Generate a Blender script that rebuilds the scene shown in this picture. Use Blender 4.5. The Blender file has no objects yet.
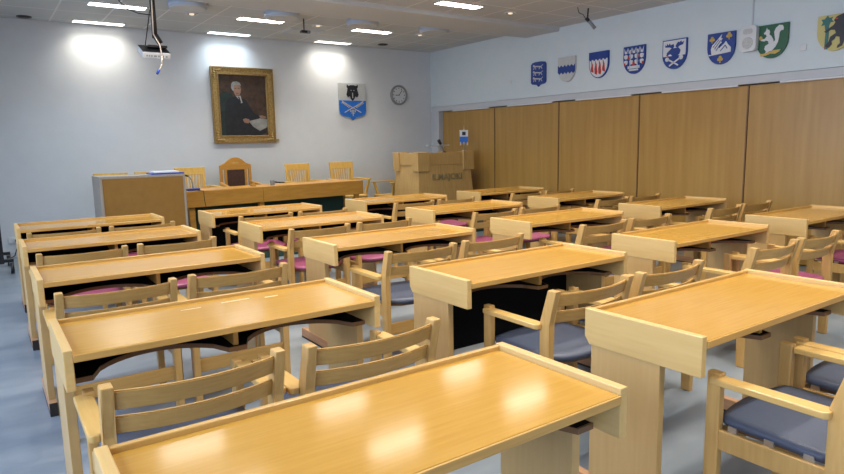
import bpy, bmesh, math, random
from mathutils import Vector, Matrix
C = bpy.context.scene.collection
S = bpy.context.scene
PI = math.pi
random.seed(4)

# ---------------------------------------------------------------- camera
cam = bpy.data.cameras.new('camera'); co = bpy.data.objects.new('camera', cam); C.objects.link(co)
Rv = Vector((0.81750625, -0.57559015, -0.01948098)); Uv = Vector((0.09995256, 0.10848689, 0.9890602))
Fv = Vector((0.56717988, 0.81051007, -0.14622042))
M = Matrix.Identity(4)
for i in range(3):
    M[i][0] = Rv[i]; M[i][1] = Uv[i]; M[i][2] = -Fv[i]
M[2][3] = 1.3682
co.matrix_world = M
cam.sensor_width = 36; cam.lens = 628.18 * 36 / 844
cam.clip_start = 0.02
S.camera = co

# ---------------------------------------------------------------- world, daylight, exposure
w = bpy.data.worlds.new('world'); S.world = w; w.use_nodes = True
bg = w.node_tree.nodes['Background']; bg.inputs[0].default_value = (0.55, 0.72, 1, 1); bg.inputs[1].default_value = 0.6
def area(name, loc, rot, sx, sy, power, col):
    l = bpy.data.lights.new(name, 'AREA'); l.shape = 'RECTANGLE'; l.size = sx; l.size_y = sy; l.energy = power; l.color = col
    o = bpy.data.objects.new(name, l); C.objects.link(o); o.location = loc; o.rotation_euler = rot; return o
LX = -1.7     # left wall
WPOW = 62; LPOW = 13.0; LSPREAD = 120
WINS = [(-1.6, 0.2), (0.7, 2.5), (3.0, 4.8), (5.3, 7.1)]
for (a, b) in WINS:
    wl = area('window_daylight', (LX - 0.22, (a + b) / 2, 1.75), (0, math.radians(-90 + 22), 0), 1.5, b - a, WPOW, (0.62, 0.75, 1.0)); wl.data.spread = math.radians(150)
S.view_settings.view_transform = 'Standard'; S.view_settings.look = 'None'
S.view_settings.exposure = 0.0; S.view_settings.gamma = 1; S.view_settings.use_curve_mapping = False
LAMP = 16.0       # emission of the ceiling tubes

# ---------------------------------------------------------------- materials
def mat(name, col, rough=0.5, metal=0, spec=0.5):
    m = bpy.data.materials.new(name); m.use_nodes = True
    b = m.node_tree.nodes['Principled BSDF']
    b.inputs['Base Color'].default_value = (*col, 1); b.inputs['Roughness'].default_value = rough
    b.inputs['Metallic'].default_value = metal; b.inputs['Specular IOR Level'].default_value = spec
    return m
def noisy(name, c1, c2, scale=(1, 1, 1), ns=4, rough=0.5, detail=4, bump=0, spec=0.5, metal=0, per_object=0.0, lo=0.3, hi=0.7):
    m = mat(name, c1, rough, metal, spec); nt = m.node_tree; b = nt.nodes['Principled BSDF']
    tc = nt.nodes.new('ShaderNodeTexCoord'); mp = nt.nodes.new('ShaderNodeMapping'); mp.inputs['Scale'].default_value = scale
    nz = nt.nodes.new('ShaderNodeTexNoise'); nz.inputs['Scale'].default_value = ns; nz.inputs['Detail'].default_value = detail
    cr = nt.nodes.new('ShaderNodeValToRGB'); cr.color_ramp.elements[0].position = lo; cr.color_ramp.elements[1].position = hi
    cr.color_ramp.elements[0].color = (*c1, 1); cr.color_ramp.elements[1].color = (*c2, 1)
    nt.links.new(tc.outputs['Object'], mp.inputs[0])
    nt.links.new(nz.outputs['Fac'], cr.inputs[0])
    if per_object:
        oi = nt.nodes.new('ShaderNodeObjectInfo'); ad = nt.nodes.new('ShaderNodeVectorMath'); ad.operation = 'ADD'
        mu = nt.nodes.new('ShaderNodeMath'); mu.operation = 'MULTIPLY'; mu.inputs[1].default_value = 50
        nt.links.new(oi.outputs['Random'], mu.inputs[0])
        nt.links.new(mp.outputs[0], ad.inputs[0]); nt.links.new(mu.outputs[0], ad.inputs[1]); nt.links.new(ad.outputs[0], nz.inputs['Vector'])
        hs = nt.nodes.new('ShaderNodeHueSaturation'); mr = nt.nodes.new('ShaderNodeMapRange')
        mr.inputs[3].default_value = 1 - per_object; mr.inputs[4].default_value = 1 + per_object
        nt.links.new(oi.outputs['Random'], mr.inputs[0]); nt.links.new(mr.outputs[0], hs.inputs['Value'])
        nt.links.new(cr.outputs[0], hs.inputs['Color']); nt.links.new(hs.outputs[0], b.inputs['Base Color'])
    else:
        nt.links.new(mp.outputs[0], nz.inputs['Vector'])
        nt.links.new(cr.outputs[0], b.inputs['Base Color'])
    if bump:
        bp = nt.nodes.new('ShaderNodeBump'); bp.inputs['Strength'].default_value = bump; bp.inputs['Distance'].default_value = 0.01
        nt.links.new(nz.outputs['Fac'], bp.inputs['Height']); nt.links.new(bp.outputs[0], b.inputs['Normal'])
    return m
M_ = {}
M_['top'] = noisy('oak_tabletop', (0.47, 0.25, 0.040), (0.53, 0.295, 0.058), (1.2, 22, 22), 4, 0.125, 5, per_object=0.05)
M_['lip'] = noisy('oak_edge', (0.48, 0.27, 0.07), (0.57, 0.34, 0.10), (1.2, 25, 25), 4, 0.32, 5)
M_['panel'] = noisy('birch_panel', (0.54, 0.345, 0.135), (0.58, 0.38, 0.16), (14, 14, 1.1), 4, 0.36, 5, per_object=0.04)
M_['panelh'] = noisy('birch_apron', (0.60, 0.395, 0.145), (0.65, 0.44, 0.175), (14, 1.1, 16), 4, 0.34, 5, per_object=0.04)
M_['beech'] = noisy('beech_chair_wood', (0.51, 0.30, 0.092), (0.59, 0.36, 0.125), (16, 16, 1.6), 4, 0.34, 4, per_object=0.06)
M_['beechh'] = noisy('beech_slat_wood', (0.47, 0.265, 0.072), (0.55, 0.325, 0.10), (1.5, 18, 22), 4, 0.34, 4, per_object=0.06)
M_['arm'] = noisy('beech_arm_wood', (0.57, 0.355, 0.11), (0.65, 0.42, 0.15), (18, 1.6, 18), 4, 0.28, 4)
M_['footw'] = noisy('foot_wood', (0.42, 0.22, 0.11), (0.52, 0.29, 0.15), (12, 2, 12), 4, 0.4)
M_['cap'] = mat('foot_cap', (0.03, 0.022, 0.02), 0.5)
M_['black'] = mat('black_laminate', (0.006, 0.007, 0.010), 0.75, spec=0.15)
M_['shelfedge'] = mat('shelf_edge_brown', (0.20, 0.10, 0.04), 0.4)
def fabric(name, c):
    c2 = tuple(min(1, x * 1.25 + 0.005) for x in c)
    return noisy(name, c, c2, (1, 1, 1), 260, 0.42, 2, bump=0.15, spec=0.5)
M_['pink'] = fabric('magenta_fabric', (0.24, 0.05, 0.12))
M_['blue'] = fabric('blue_vinyl', (0.06, 0.075, 0.115))
M_['metal'] = mat('clip_metal', (0.6, 0.6, 0.6), 0.35, 1)
M_['white'] = mat('white_paint', (0.72, 0.74, 0.76), 0.6)
M_['wall'] = noisy('wall_paint', (0.575, 0.655, 0.685), (0.595, 0.675, 0.705), (1, 1, 1), 6, 0.75, 3)
M_['wallf'] = noisy('front_wall_paint', (0.61, 0.645, 0.675), (0.63, 0.665, 0.695), (1, 1, 1), 6, 0.75, 3)
M_['trim'] = mat('trim_grey', (0.50, 0.53, 0.56), 0.5)
M_['darkgap'] = mat('dark_gap', (0.01, 0.01, 0.01), 0.8)
M_['wallwood'] = noisy('partition_veneer', (0.36, 0.20, 0.048), (0.44, 0.26, 0.070), (3, 3, 0.16), 5, 0.33, 6, lo=0.3, hi=0.7)
M_['head'] = noisy('head_table_oak', (0.43, 0.205, 0.032), (0.53, 0.27, 0.052), (1.3, 20, 9), 4, 0.35, 5)
M_['cab'] = noisy('cabinet_back_board', (0.25, 0.125, 0.022), (0.28, 0.145, 0.028), (2, 2, 2), 5, 0.5)
M_['cabside'] = noisy('cabinet_side', (0.30, 0.26, 0.21), (0.35, 0.31, 0.26), (10, 10, 1), 4, 0.45)
M_['lect'] = noisy('lectern_oak', (0.47, 0.29, 0.10), (0.55, 0.36, 0.135), (12, 12, 1), 4, 0.4, 5)
M_['yellowwood'] = noisy('honey_wood', (0.60, 0.36, 0.07), (0.70, 0.44, 0.11), (12, 12, 2), 4, 0.35)
M_['leather'] = noisy('dark_brown_leather', (0.045, 0.02, 0.014), (0.075, 0.035, 0.025), (1, 1, 1), 30, 0.45, bump=0.2)
M_['carpet'] = noisy('green_carpet', (0.02, 0.05, 0.04), (0.035, 0.075, 0.06), (1, 1, 1), 120, 0.95, bump=0.3)
M_['gold'] = noisy('gilt', (0.30, 0.20, 0.07), (0.50, 0.36, 0.14), (1, 1, 1), 45, 0.38, bump=0.5, metal=0.6)
M_['golddark'] = noisy('gilt_dark', (0.20, 0.12, 0.04), (0.36, 0.23, 0.08), (1, 1, 1), 60, 0.45, bump=0.6, metal=0.4)  # darker, less metallic gilt for the raised moulding
M_['silver'] = noisy('silver_paint', (0.42, 0.44, 0.44), (0.52, 0.54, 0.54), (1, 1, 1), 60, 0.4, bump=0.1)
M_['white2'] = mat('heraldic_white', (0.62, 0.65, 0.67), 0.5)
M_['hblue'] = mat('heraldic_blue', (0.006, 0.04, 0.24), 0.4)
M_['hblue2'] = mat('heraldic_bright_blue', (0.015, 0.14, 0.55), 0.4)
M_['hgreen'] = mat('heraldic_green', (0.012, 0.10, 0.045), 0.4)
M_['hred'] = mat('heraldic_red', (0.50, 0.035, 0.02), 0.4)
M_['hgold'] = mat('heraldic_gold', (0.52, 0.37, 0.08), 0.4)
M_['hyellow'] = mat('heraldic_yellow', (0.52, 0.46, 0.16), 0.45)
M_['hblack'] = mat('heraldic_black', (0.01, 0.012, 0.018), 0.4)
M_['teal'] = mat('heraldic_teal', (0.01, 0.13, 0.12), 0.4)
M_['plastic'] = mat('black_plastic', (0.012, 0.012, 0.015), 0.35)
M_['grayplastic'] = mat('grey_plastic', (0.55, 0.57, 0.60), 0.4)
M_['midgray'] = mat('mid_grey', (0.22, 0.24, 0.26), 0.45)
M_['drum'] = mat('drum_blue_grey', (0.42, 0.50, 0.62), 0.45)
M_['pewter'] = mat('pewter_letters', (0.30, 0.27, 0.15), 0.35, 0.4)
M_['folder'] = mat('blue_folder', (0.01, 0.05, 0.35), 0.35)
M_['paper'] = mat('paper', (0.75, 0.75, 0.73), 0.7)
M_['palestrip'] = mat('pale_tan', (0.72, 0.55, 0.30), 0.6)
M_['cream'] = mat('cream_cable', (0.72, 0.62, 0.50), 0.5)
M_['glass'] = mat('clear_plastic', (0.8, 0.85, 0.9), 0.1)
M_['glass'].node_tree.nodes['Principled BSDF'].inputs['Transmission Weight'].default_value = 0.6
def emit(name, col, s):
    m = mat(name, (0.8, 0.8, 0.8)); b = m.node_tree.nodes['Principled BSDF']
    b.inputs['Emission Color'].default_value = (*col, 1); b.inputs['Emission Strength'].default_value = s; return m
M_['tube'] = emit('fluorescent_diffuser', (1.0, 0.93, 0.82), LAMP)
M_['tubec'] = emit('cool_fluorescent_diffuser', (0.80, 0.92, 1.0), LAMP)
M_['tubew'] = emit('shielded_diffuser', (1.0, 0.93, 0.82), 4.5)
M_['tubewc'] = emit('shielded_cool_diffuser', (0.80, 0.92, 1.0), 4.5)
M_['bulb'] = emit('dim_downlight_bulb', (1.0, 0.72, 0.45), 0.9)
# floor: linoleum
M_['floor'] = noisy('linoleum', (0.18, 0.225, 0.275), (0.27, 0.31, 0.35), (0.7, 2.2, 1), 2.2, 0.30, 6, spec=0.5)
# ceiling: acoustic tiles with pale grid lines
def ceil_mat():
    m = mat('acoustic_tiles', (0.4, 0.4, 0.38), 0.85); nt = m.node_tree; b = nt.nodes['Principled BSDF']
    tc = nt.nodes.new('ShaderNodeTexCoord'); mp = nt.nodes.new('ShaderNodeMapping'); mp.inputs['Location'].default_value = (0.195, 0.1, 0)
    br = nt.nodes.new('ShaderNodeTexBrick'); br.offset = 0
    br.inputs['Scale'].default_value = 1; br.inputs['Mortar Size'].default_value = 0.011
    br.inputs['Brick Width'].default_value = 0.572; br.inputs['Row Height'].default_value = 0.6
    br.inputs['Color1'].default_value = (0.50, 0.535, 0.56, 1); br.inputs['Color2'].default_value = (0.515, 0.55, 0.575, 1); br.inputs['Mortar'].default_value = (0.72, 0.73, 0.74, 1)
    nt.links.new(tc.outputs['Object'], mp.inputs[0]); nt.links.new(mp.outputs[0], br.inputs['Vector']); nt.links.new(br.outputs['Color'], b.inputs['Base Color'])
    return m
M_['ceil'] = ceil_mat()
M_['beam'] = mat('beam_paint', (0.55, 0.575, 0.59), 0.7)

# ---------------------------------------------------------------- mesh helpers
class MB:
    def __init__(s): s.bm = bmesh.new(); s.mi = 0
    def _new(s, verts, faces):
        vs = [s.bm.verts.new(v) for v in verts]; out = []
        for f in faces:
            try: fc = s.bm.faces.new([vs[i] for i in f]); fc.material_index = s.mi; out.append(fc)
            except ValueError: pass
        return vs, out
    def bevel(s, faces, r, seg=2):
        if r <= 0: return
        es = list({e for f in faces for e in f.edges})
        res = bmesh.ops.bevel(s.bm, geom=es, offset=r, segments=seg, affect='EDGES', profile=0.5, clamp_overlap=True)
        for f in res['faces']: f.material_index = s.mi
    def box(s, x0, x1, y0, y1, z0, z1, r=0):
        v = [(x, y, z) for x in (x0, x1) for y in (y0, y1) for z in (z0, z1)]
        _, fs = s._new(v, [(0, 1, 3, 2), (4, 6, 7, 5), (0, 4, 5, 1), (2, 3, 7, 6), (0, 2, 6, 4), (1, 5, 7, 3)])
        s.bevel(fs, r); return s
    def hexa(s, bot, top, r=0):       # two quads of 3-D points, same order
        _, fs = s._new(list(bot) + list(top), [(3, 2, 1, 0), (4, 5, 6, 7), (0, 1, 5, 4), (1, 2, 6, 5), (2, 3, 7, 6), (3, 0, 4, 7)])
        s.bevel(fs, r); return s
    def prism(s, pts, axis, a, b, r=0):   # pts: 2-D outline; extruded along axis from a to b
        def P(p, t):
            if axis == 'x': return (t, p[0], p[1])
            if axis == 'y': return (p[0], t, p[1])
            return (p[0], p[1], t)
        n = len(pts); v = [P(p, a) for p in pts] + [P(p, b) for p in pts]
        _, fs = s._new(v, [tuple(range(n)), tuple(range(2 * n - 1, n - 1, -1))] + [(i, i + n, (i + 1) % n + n, (i + 1) % n) for i in range(n)])
        s.bevel(fs, r); return s
    def cyl(s, c0, c1, r0, r1=None, n=16):
        r1 = r0 if r1 is None else r1; c0 = Vector(c0); c1 = Vector(c1); d = (c1 - c0).normalized()
        u = d.orthogonal().normalized(); w_ = d.cross(u)
        ring = lambda c, r: [c + (u * math.cos(2 * PI * i / n) + w_ * math.sin(2 * PI * i / n)) * r for i in range(n)]
        _, fs = s._new(ring(c0, r0) + ring(c1, r1), [tuple(range(n - 1, -1, -1)), tuple(range(n, 2 * n))] + [(i, (i + 1) % n, (i + 1) % n + n, i + n) for i in range(n)])
        for f in fs[2:]: f.smooth = True
        return s
    def tube(s, pts, r, n=8):
        for a, b in zip(pts[:-1], pts[1:]): s.cyl(a, b, r, n=n)
        return s
    def ellipsoid(s, c, rx, ry, rz):
        m = Matrix.Translation(c) @ Matrix.Diagonal((rx, ry, rz, 1))
        r = bmesh.ops.create_uvsphere(s.bm, u_segments=16, v_segments=10, radius=1, matrix=m)
        for v in r['verts']:
            for f in v.link_faces: f.smooth = True; f.material_index = s.mi
        return s
    def build(s, name, m, parent=None, label=None):
        bmesh.ops.recalc_face_normals(s.bm, faces=s.bm.faces)
        me = bpy.data.meshes.new(name); s.bm.to_mesh(me); s.bm.free()
        for k in (m if isinstance(m, (list, tuple)) else [m]): me.materials.append(M_[k])
        o = bpy.data.objects.new(name, me); C.objects.link(o)
        if parent: o.parent = parent
        if label: o['label'] = label
        return o
def tag(o, label, cat, group=None):
    o['label'] = label; o['category'] = cat
    if group: o['group'] = group
    return o
def thing(name, label, cat, loc=(0, 0, 0), rz=0, group=None):
    o = bpy.data.objects.new(name, None); C.objects.link(o); o.location = loc; o.rotation_euler = (0, 0, rz)
    o.empty_display_size = 0.1
    return tag(o, label, cat, group)
def struct(o): o['kind'] = 'structure'; return o
def copy_tree(o, parent=None):
    c = o.copy(); C.objects.link(c); c.parent = parent
    for ch in o.children: copy_tree(ch, c)
    return c

# ================================================================= THE SETTING
XR = 7.05; YB = 9.7; YN = -2.6; ZN = 2.99; ZF = 3.04; ZB = 2.94
struct(MB().box(LX - 0.3, XR + 0.3, YN - 0.2, YB + 0.2, -0.2, 0).build('floor', 'floor'))
struct(MB().box(LX - 0.3, XR + 0.3, YN - 0.2, YB + 0.2, ZF, ZF + 0.2).build('ceiling', 'ceil'))
struct(MB().box(LX, XR, YN, 6.52, ZN, ZF + 0.01).build('ceiling', 'ceil'))
o = struct(MB().box(LX, XR, 6.52, 7.2, ZB, ZF + 0.02, 0.004).build('trim_1', 'beam'))
struct(MB().box(LX - 0.3, XR + 0.3, YB, YB + 0.2, 0, ZF).build('wall_front', 'wallf'))
struct(MB().box(LX - 0.3, XR + 0.3, YN - 0.2, YN, 0, ZF).build('wall_back', 'wall'))
# left wall with window openings
mb = MB(); mb.box(LX - 0.2, LX, YN, YB, 0, 1.0).box(LX - 0.2, LX, YN, YB, 2.5, ZF)
prev = YN
for (a, b) in WINS + [(YB, YB)]:
    if a > prev: mb.box(LX - 0.2, LX, prev, a, 1.0, 2.5)
    prev = b
struct(mb.build('wall_left', 'wall'))
for i, (a, b) in enumerate(WINS):
    f = MB(); X0, X1 = LX - 0.14, LX - 0.09
    f.box(X0, X1, a, a + 0.05, 1.0, 2.5).box(X0, X1, b - 0.05, b, 1.0, 2.5).box(X0, X1, a, b, 1.0, 1.05).box(X0, X1, a, b, 2.45, 2.5).box(X0, X1, (a + b) / 2 - 0.03, (a + b) / 2 + 0.03, 1.0, 2.5)
    f.box(LX - 0.12, LX + 0.06, a - 0.03, b + 0.03, 0.97, 1.0, 0.004)
    struct(f.build('window_%d' % (i + 1), 'white'))
# right wall: plaster above, track header, recessed sliding wood panels
HB = 1.955
struct(MB().box(XR, XR + 0.25, YN, YB, HB + 0.09, ZF).box(XR, XR + 0.25, 9.66, YB, 0, HB + 0.1).box(XR + 0.2, XR + 0.25, YN, YB, 0, HB + 0.1).build('wall_right', 'wall'))
struct(MB().box(XR - 0.012, XR + 0.2, YN, 9.66, HB, HB + 0.085, 0.003).build('trim_2', 'trim'))
struct(MB().box(XR - 0.03, XR + 0.16, 9.42, 9.665, 0, HB, 0.004).build('trim_3', 'trim'))
seams = [9.40, 7.973, 6.556, 5.166, 3.748, 2.33, 0.91, -0.5, -2.6]
for i in range(8):
    off = 0.05
    p = thing('sliding_wall_panel', ['oak veneer sliding panel nearest the corner behind the lectern', 'second oak veneer sliding panel from the front corner', 'third oak veneer sliding panel from the front corner, below the silver and blue shield', 'wide oak veneer sliding panel fourth from the corner, below the antlered shield', 'oak veneer sliding panel at the right edge of view, below the squirrel shield', 'sixth oak veneer sliding panel from the front corner', 'seventh oak veneer sliding panel', 'last oak veneer sliding panel at the rear'][i], 'wall panel', (XR, (seams[i] + seams[i + 1]) / 2, 0), 0, 'sliding panels of the wood partition')
    h = (seams[i] - seams[i + 1]) / 2
    MB().box(off, off + 0.035, -h + 0.014, h - 0.008, 0.012, HB - 0.012, 0.002).build('panel', 'wallwood', p)
    MB().box(off - 0.004, off + 0.036, -h - 0.001, -h + 0.013, 0.012, HB - 0.012).build('edge_strip', 'shelfedge', p)
    MB().box(0.0, 0.03, -h + 0.1, h - 0.35, HB - 0.018, HB + 0.002, 0.002).build('track_lip', 'white', p)
struct(MB().box(LX, 7.04, YB - 0.012, YB, 0, 0.07, 0.002).build('baseboard_front', 'trim'))
# low dais at the front
struct(MB().box(1.98, 7.0, 7.45, YB - 0.012, 0, 0.12, 0.006).build('floor_dais', 'carpet'))
DZ = 0.12

# ---------------------------------------------------------------- ceiling fixtures
def lamp(x, y, z, label, m='tube'):
    t = thing('ceiling_light', label, 'ceiling light', (x, y, z), 0, 'recessed fluorescent ceiling lights')
    f = MB(); L, Wd = 0.315, 0.095
    f.box(-L, L, -Wd, -Wd + 0.012, -0.008, 0.0).box(-L, L, Wd - 0.012, Wd, -0.008, 0.0).box(-L, -L + 0.012, -Wd, Wd, -0.008, 0).box(L - 0.012, L, -Wd, Wd, -0.008, 0)
    f.build('frame', 'white', t)
    MB().box(-L + 0.012, L - 0.012, -Wd + 0.012, Wd - 0.012, -0.006, -0.001).build('diffuser', m if y < 9 else m.replace('tube', 'tubew'), t)
    l = area('lamp_light', (0, 0, -0.012), (0, 0, 0), 0.6, 0.16, LPOW if y < 9 else 6.5, (1.0, 0.91, 0.78) if m == 'tube' else (0.78, 0.9, 1.0)); l.parent = t; l.data.spread = math.radians(LSPREAD if y < 9 else 115)
rown = ['against the front wall', 'second from the front wall']
for j, y in enumerate((9.50, 8.31)):
    for i, x in enumerate((1.53, 3.27, 4.98)):
        cl = ['left', 'middle', 'right'][i]
        lamp(x - (0.03 if j == 0 else 0), y, ZF, 'lit ceiling light in the %s column, %s' % (cl, rown[j]), 'tubec' if (i, j) in ((1, 0), (0, 1)) else 'tube')
for j, y in enumerate((6.07, 4.93, 3.75, 2.3, 0.9, -0.6)):
    for i, x in enumerate((1.45, 3.1, 4.85)):
        cl = ['left', 'middle', 'right'][i]
        lab = 'lit ceiling light just before the beam, %s column' % cl if j == 0 else 'lit ceiling light over the desks, %s column, number %s behind the beam' % (cl, ['one', 'two', 'three', 'four', 'five', 'six'][j])
        lamp(x, y, ZN, lab)
for (x, y, z, lab) in ((2.38, 8.33, ZF, 'small round downlight beside the projector pole'), (4.09, 8.28, ZF, 'small round downlight near the ceiling camera'), (5.79, 8.22, ZF, 'small round downlight near the front right corner'), (5.70, 6.10, ZN, 'small round downlight before the beam on the right')):
    t = thing('downlight', lab, 'ceiling light', (x, y, z), 0, 'round downlights')
    m = MB(); n = 24
    ro, ri = 0.085, 0.06
    vs = [(r * math.cos(2 * PI * k / n), r * math.sin(2 * PI * k / n), zz) for r, zz in ((ro, -0.001), (ro, -0.01), (ri, -0.01), (ri, -0.001)) for k in range(n)]
    m._new(vs, [(a * n + k, a * n + (k + 1) % n, ((a + 1) % 4) * n + (k + 1) % n, ((a + 1) % 4) * n + k) for a in range(4) for k in range(n)])
    m.build('ring', 'grayplastic', t)
    MB().cyl((0, 0, -0.004), (0, 0, -0.001), 0.059, n=20).build('reflector', 'midgray', t)
    MB().ellipsoid((0, 0, -0.008), 0.03, 0.03, 0.012).build('bulb', 'bulb', t)
for (x, y, lab) in ((2.17, 7.72, 'round grey ceiling diffuser nearest the projector'), (3.32, 7.72, 'round grey ceiling diffuser above the portrait side, second from left'), (4.45, 7.66, 'round grey ceiling diffuser third from left behind the beam'), (5.62, 7.62, 'round grey ceiling diffuser rightmost behind the beam')):
    t = thing('ceiling_diffuser', lab, 'air diffuser', (x, y, ZF), 0, 'round air diffusers behind the beam')
    MB().cyl((0, 0, -0.07), (0, 0, 0), 0.215, n=40).build('drum', 'drum', t)
    MB().cyl((0, 0, -0.078), (0, 0, -0.07), 0.19, 0.205, n=40).build('face_plate', 'beam', t)
for (x, y, lab) in ((0.66, 9.5, 'black ceiling vent spot at far left'), (5.77, 9.28, 'small dark round ceiling spot near the clock')):
    tag(MB().cyl((x, y, ZF - 0.012), (x, y, ZF), 0.085, n=24).cyl((x, y, ZF - 0.02), (x, y, ZF - 0.012), 0.055, 0.07, n=24).build('ceiling_spot', 'plastic'), lab, 'ceiling spot', 'dark ceiling spots')
t = thing('slot_diffuser', 'square ceiling air outlet with two visible blue grey slots above the portrait', 'air diffuser', (4.1, 8.88, ZF))
MB().box(-0.27, 0.27, -0.27, 0.27, -0.01, 0, 0.003).build('plate', 'beam', t)
for a in range(4):
    o = MB().box(-0.21, 0.21, -0.235, -0.195, -0.013, -0.009).build('slot', 'drum', t); o.rotation_euler.z = a * PI / 2
t = thing('ceiling_camera', 'small dark camera on a thin stalk below the ceiling, near the middle diffuser', 'camera', (3.72, 7.95, ZF))
MB().cyl((0, 0, -0.16), (0, 0, 0), 0.008).build('stalk', 'plastic', t)
MB().box(-0.05, 0.08, -0.03, 0.03, -0.185, -0.15, 0.006).build('body', 'plastic', t)
MB().cyl((0.05, -0.05, -0.17), (0.05, -0.028, -0.17), 0.016).build('lens', 'midgray', t)
t = thing('ceiling_microphone', 'black and grey spotlight shaped microphone hanging near the right wall', 'microphone', (6.34, 5.42, ZN))
MB().tube([(-0.13, 0.03, 0), (-0.14, 0.0, -0.07), (-0.06, 0, -0.085), (0.0, 0, -0.14)], 0.004).build('cable', 'plastic', t)
MB().cyl((0.03, 0, 0), (0.02, 0, -0.12), 0.009).build('bracket', 'plastic', t)
MB().cyl((-0.01, 0.0, -0.12), (0.02, -0.02, -0.155), 0.022).build('housing', 'plastic', t)
MB().cyl((0.02, -0.02, -0.155), (0.095, -0.05, -0.235), 0.021).cyl((0.093, -0.049, -0.233), (0.10, -0.052, -0.24), 0.023).build('barrel', 'midgray', t)

# ---------------------------------------------------------------- projector
t = thing('projector', 'white and black projector on a black pole hanging under the beam', 'projector', (1.56, 6.85, 0))
MB().cyl((0.02, 0, 2.47), (0.02, 0, ZB), 0.026, n=14).build('pole', 'plastic', t)
MB().box(-0.05, 0.09, -0.05, 0.05, ZB - 0.012, ZB, 0.003).build('ceiling_plate', 'plastic', t)
MB().tube([(0.02, 0, 2.50), (0.07, 0, 2.42)], 0.03).box(-0.06, 0.12, -0.05, 0.06, 2.375, 2.395).build('mount_arm', 'plastic', t)
body = MB().box(-0.15, 0.15, -0.13, 0.13, -0.038, 0.03, 0.008).build('case', 'grayplastic', t); body.scale = (0.88, 0.9, 0.85); body.location = (0.0, 0, 2.335); body.rotation_euler = (math.radians(24), 0, 0)
o = MB().box(-0.145, 0.145, -0.122, 0.125, 0.03, 0.036, 0.002).build('base_cover', 'plastic', t); o.location = body.location; o.rotation_euler = body.rotation_euler; o.scale = body.scale
mb = MB()
for k, (a, b) in enumerate(((-0.11, -0.095), (-0.085, -0.07), (-0.06, -0.045), (-0.03, 0.0), (0.015, 0.03), (0.05, 0.075), (0.095, 0.115))): mb.box(a, b, -0.133, -0.129, -0.018, 0.0)
o = mb.build('ports', 'midgray', t); o.location = body.location; o.rotation_euler = body.rotation_euler; o.scale = body.scale
MB().tube([(0.01, -0.035, 2.93), (0.0, -0.035, 2.5), (0.03, -0.14, 2.38), (0.035, -0.16, 2.28), (0.03, -0.16, 2.2), (0.0, -0.16, 2.14)], 0.006).build('signal_cable', 'cream', t, 'cream hanging cable')
MB().cyl((0.0, -0.16, 2.145), (-0.025, -0.16, 2.10), 0.012).build('cable_plug', 'folder', t, 'blue cable plug')
MB().tube([(0.0, 0.03, 2.75), (-0.03, 0.03, 2.6), (-0.07, 0.03, 2.40)], 0.005).tube([(0.0, 0, 2.69), (-0.12, 0, 2.695), (-0.22, 0, 2.73), (-0.28, 0, 2.79), (-0.32, 0, 2.87), (-0.34, 0, ZB)], 0.005).build('power_cable', 'plastic', t)

# ================================================================= FRONT OF THE ROOM
# portrait
def local_wall_thing(name, label, cat, loc, rz, group=None): return thing(name, label, cat, loc, rz, group)
t = thing('framed_portrait', 'gilt framed oil portrait of a seated grey haired man in a dark suit holding papers', 'painting', (3.455, YB, 2.01))
fw, fh, b = 0.485, 0.57, 0.115
def frame_side(m, pts, y0, y1): m.prism(pts, 'y', y0, y1)
mb = MB()
mb.prism([(-fw, -fh), (fw, -fh), (fw - b, -fh + b), (-fw + b, -fh + b)], 'y', -0.05, -0.002, 0.006).prism([(-fw, fh), (-fw + b, fh - b), (fw - b, fh - b), (fw, fh)], 'y', -0.05, -0.002, 0.006)
mb.prism([(-fw, -fh), (-fw + b, -fh + b), (-fw + b, fh - b), (-fw, fh)], 'y', -0.05, -0.002, 0.006).prism([(fw, -fh), (fw, fh), (fw - b, fh - b), (fw - b, -fh + b)], 'y', -0.05, -0.002, 0.006)
mb.build('frame', 'gold', t)
def ring_rect(m, w1, h1, w2, h2, y0, y1):
    m.box(-w1, w1, y0, y1, h2, h1).box(-w1, w1, y0, y1, -h1, -h2).box(-w1, -w2, y0, y1, -h2, h2).box(w2, w1, y0, y1, -h2, h2)
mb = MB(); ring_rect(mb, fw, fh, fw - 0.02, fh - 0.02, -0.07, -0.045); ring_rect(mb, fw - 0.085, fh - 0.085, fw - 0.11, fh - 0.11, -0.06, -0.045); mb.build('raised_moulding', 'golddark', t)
for sx in (-1, 1):
    for sz in (-1, 1):
        mb = MB()
        for k in range(4):
            mb.ellipsoid((sx * (fw - 0.05 - 0.03 * k), -0.053, sz * (fh - 0.05)), 0.022, 0.014, 0.018)
            mb.ellipsoid((sx * (fw - 0.05), -0.053, sz * (fh - 0.05 - 0.035 * k)), 0.018, 0.014, 0.022)
        mb.build('corner_ornament', 'gold', t)
PW, PH = fw - b + 0.006, fh - b + 0.006
paint_cols = {'pbg': ((0.050, 0.026, 0.018), (0.10, 0.055, 0.036)), 'pchair': ((0.010, 0.030, 0.030), (0.018, 0.045, 0.043)), 'psuit': ((0.007, 0.010, 0.016), (0.016, 0.022, 0.032)),
              'pskin': ((0.34, 0.19, 0.13), (0.45, 0.26, 0.18)), 'phair': ((0.28, 0.33, 0.32), (0.42, 0.46, 0.44)), 'pshirt': ((0.5, 0.5, 0.48), (0.6, 0.6, 0.58)), 'ppaper': ((0.30, 0.31, 0.29), (0.42, 0.43, 0.40))}
for k, (a, c) in paint_cols.items(): M_[k] = noisy('painted_' + k[1:], tuple(v * 0.62 for v in a), tuple(v * 0.7 for v in c), (1, 1, 1), 14, 0.45)
def PT(px, py): return ((px - 216) / 246 * 2 * PW, (240 - py) / 320 * 2 * PH)
order = ['pbg', 'pchair', 'psuit', 'pskin', 'phair', 'pshirt', 'ppaper']
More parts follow.
